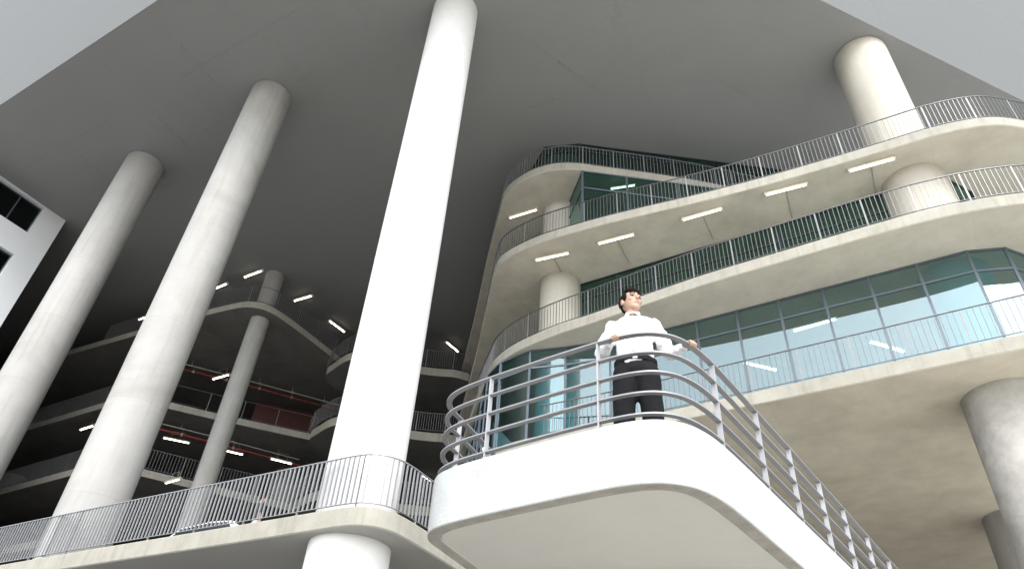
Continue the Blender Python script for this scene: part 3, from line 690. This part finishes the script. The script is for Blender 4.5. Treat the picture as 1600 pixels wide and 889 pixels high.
        from_bm('placket', bm, mats['shirt'], root)
    # trousers
    bm = bmesh.new()
    ell(bm, (0, 0, .92), (.170, .126, .11)); cap(bm, (-.07, .005, .985), (.07, .005, .985), .108, .108)
    for s, k in ((-1, 'R'), (1, 'L')):
        hip, kn, an = Vector((s*.088, 0, .90)), Vector(P['knee'+k]), Vector(P['ankle'+k])
        chain(bm, [hip, hip+(kn-hip)*.5, kn, an+Vector((0, 0, -.01))], [.108, .104, .088, .078])
    fuse('trousers', bm, mats['trousers'], root, .012, 3, .016, .14)
    if P.get('collar'):
        bm = bmesh.new(); n = 28
        rg = [[bm.verts.new((.170*math.cos(2*math.pi*i/n), .003+.119*math.sin(2*math.pi*i/n), z)) for i in range(n)] for z in (.985, 1.02)]
        for i in range(n): bm.faces.new((rg[0][i], rg[0][(i+1) % n], rg[1][(i+1) % n], rg[1][i]))
        o = from_bm('belt', bm, 'belt', root); sm = o.modifiers.new('thick', 'SOLIDIFY'); sm.thickness = .012; sm.offset = 1
        bm = bmesh.new(); bm_box(bm, (0, -.128, 1.0), (.04, .01, .03)); from_bm('buckle', bm, 'rail_grey', root)
    for k in 'RL':
        an = Vector(P['ankle'+k]); bm = bmesh.new()
        ell(bm, an+Vector((0, -.075, -.05)), (.048, .135, .04)); ell(bm, an+Vector((0, .015, -.03)), (.042, .05, .055)); bm_box(bm, an+Vector((0, -.06, -.078)), (.085, .25, .02))
        fuse('shoe', bm, 'shoe', root, .012, 3)
    # hair, brows, eyes
    bm = bmesh.new(); R3 = T.to_3x3().normalized()
    def e(c, s): ell(bm, T @ Vector(c), [q*hsc for q in s], R3)
    e((0, .030, .135), (.080, .086, .086)); e((0, -.03, .190), (.066, .058, .030)); e((0, -.055, .185), (.058, .035, .022)); e((0, .062, .085), (.062, .044, .055)); e((.0, -.005, .205), (.06, .07, .026))
    for s in (1, -1): e((s*.071, -.022, .125), (.013, .026, .046)); e((s*.074, .045, .10), (.012, .03, .05))
    o = fuse('hair', bm, 'hair', root, .008, 2, .012, .03)
    for s in (1, -1):
        bm = bmesh.new(); ell(bm, T @ Vector((s*.031, -.083, .103)), (.012, .007, .0055), R3); from_bm('eye', bm, 'eye', root, True)
        bm = bmesh.new(); cap(bm, T @ Vector((s*.014, -.094, .124)), T @ Vector((s*.05, -.083, .126)), .0065, .0045, 8); from_bm('eyebrow', bm, 'hair', root, True)
    bm = bmesh.new(); cap(bm, T @ Vector((-.018, -.092, .031)), T @ Vector((.018, -.092, .031)), .004, .004, 8); from_bm('mouth', bm, 'lip', root, True)
    return root
man_pose = dict(sh=.185, elbowR=(-.285, .0, 1.13), wristR=(-.205, -.265, 1.07), gripR=(-.155, -.36, 1.045), axisR=(.75, -.66, 0), thumbR=1,
                elbowL=(.285, .045, 1.13), wristL=(.405, -.125, 1.08), gripL=(.47, -.20, 1.055), axisL=(.75, .66, 0), thumbL=-1,
                kneeR=(-.115, -.02, .50), ankleR=(-.13, .02, .09), kneeL=(.115, -.02, .50), ankleL=(.13, .02, .09), sleeve='long', collar=True)
person('person', 'person in white shirt and black trousers gripping the balcony railing', (-1.83, 4.90, ZF), R(20), 1.8, man_pose, dict(skin='skin', shirt='shirt', trousers='trousers'), R(32), R(-9), 1.0, 1.1)
p2 = dict(sh=.19, elbowR=(-.27, .02, 1.13), wristR=(-.26, -.06, .88), gripR=(-.255, -.1, .8), axisR=(0, 1, 0), thumbR=-1, flatR=True,
          elbowL=(.27, .02, 1.13), wristL=(.26, -.06, .88), gripL=(.255, -.1, .8), axisL=(0, 1, 0), thumbL=-1, flatL=True,
          kneeR=(-.1, -.01, .5), ankleR=(-.1, .02, .09), kneeL=(.1, -.01, .5), ankleL=(.1, .02, .09), sleeve='short')
person('person', 'bare-armed person in a dark top standing behind the walkway railing', (-14.7, 12.0, ZW), R(150), 1.7, p2, dict(skin='skin', shirt='tshirt', trousers='grey_cloth'), 0, 0, .97)

# ------------------------------------------------------------------ parked car on the walkway (only its roof shows above the deck edge)
def car():
    root = empty('parked_car', (-17.4, 13.1, ZW), R(2)); tag(root, 'white parked car whose roof shows behind the walkway railing', 'car')
    prof = [(-2.1, .35), (-2.15, .75), (-1.95, .95), (-1.35, 1.02), (-.75, 1.42), (.35, 1.48), (1.2, 1.40), (1.75, 1.02), (2.1, .95), (2.15, .45), (2.05, .3)]
    bm = bmesh.new(); sides = []
    for y, k in ((-.85, 0), (.85, 0)):
        sides.append([bm.verts.new((x, y*(1-.16*max(0, (z-.95)/.5)), z)) for x, z in prof])
    n = len(prof)
    for i in range(n): bm.faces.new((sides[0][i], sides[0][(i+1) % n], sides[1][(i+1) % n], sides[1][i]))
    bm.faces.new(sides[0]); bm.faces.new(sides[1][::-1])
    o = from_bm('body', bm, 'car_paint', root); bevel(o, .06, 3, 20); autosmooth(o, 60)
    for y in (-1, 1):
        bm = bmesh.new(); vs = [bm.verts.new((x, y*(.86*(1-.16*max(0, (z-.95)/.5))+.004), z)) for x, z in ((-1.1, 1.02), (-.68, 1.36), (.35, 1.41), (1.1, 1.35), (1.5, 1.02))]
        bm.faces.new(vs); from_bm('side_window', bm, 'car_glass', root)
        for x in (-1.3, 1.35):
            bm = bmesh.new(); rod(bm, (x, y*.72, .32), (x, y*.88, .32), .32, 20); wh = from_bm('wheel', bm, 'rubber', root)
            bm = bmesh.new(); rod(bm, (x, y*.86, .32), (x, y*.89, .32), .2, 16); from_bm('rim', bm, 'post_light', wh)
    for nm, pts in (('windscreen', ((-1.33, 1.05), (-.79, 1.40))), ('rear_window', ((1.26, 1.36), (1.72, 1.06)))):
        bm = bmesh.new(); (x0, z0), (x1, z1) = pts; d = Vector((z0-z1, 0, x1-x0)).normalized()*.03
        vs = [bm.verts.new(Vector(p)+d) for p in ((x0, -.7, z0), (x0, .7, z0), (x1, .64, z1), (x1, -.64, z1))]; bm.faces.new(vs); from_bm(nm, bm, 'car_glass', root)
    for y in (-.6, .6):
        box('headlight', (-2.13, y, .78), (.06, .3, .12), 'post_light', root, bev=.02)
car()
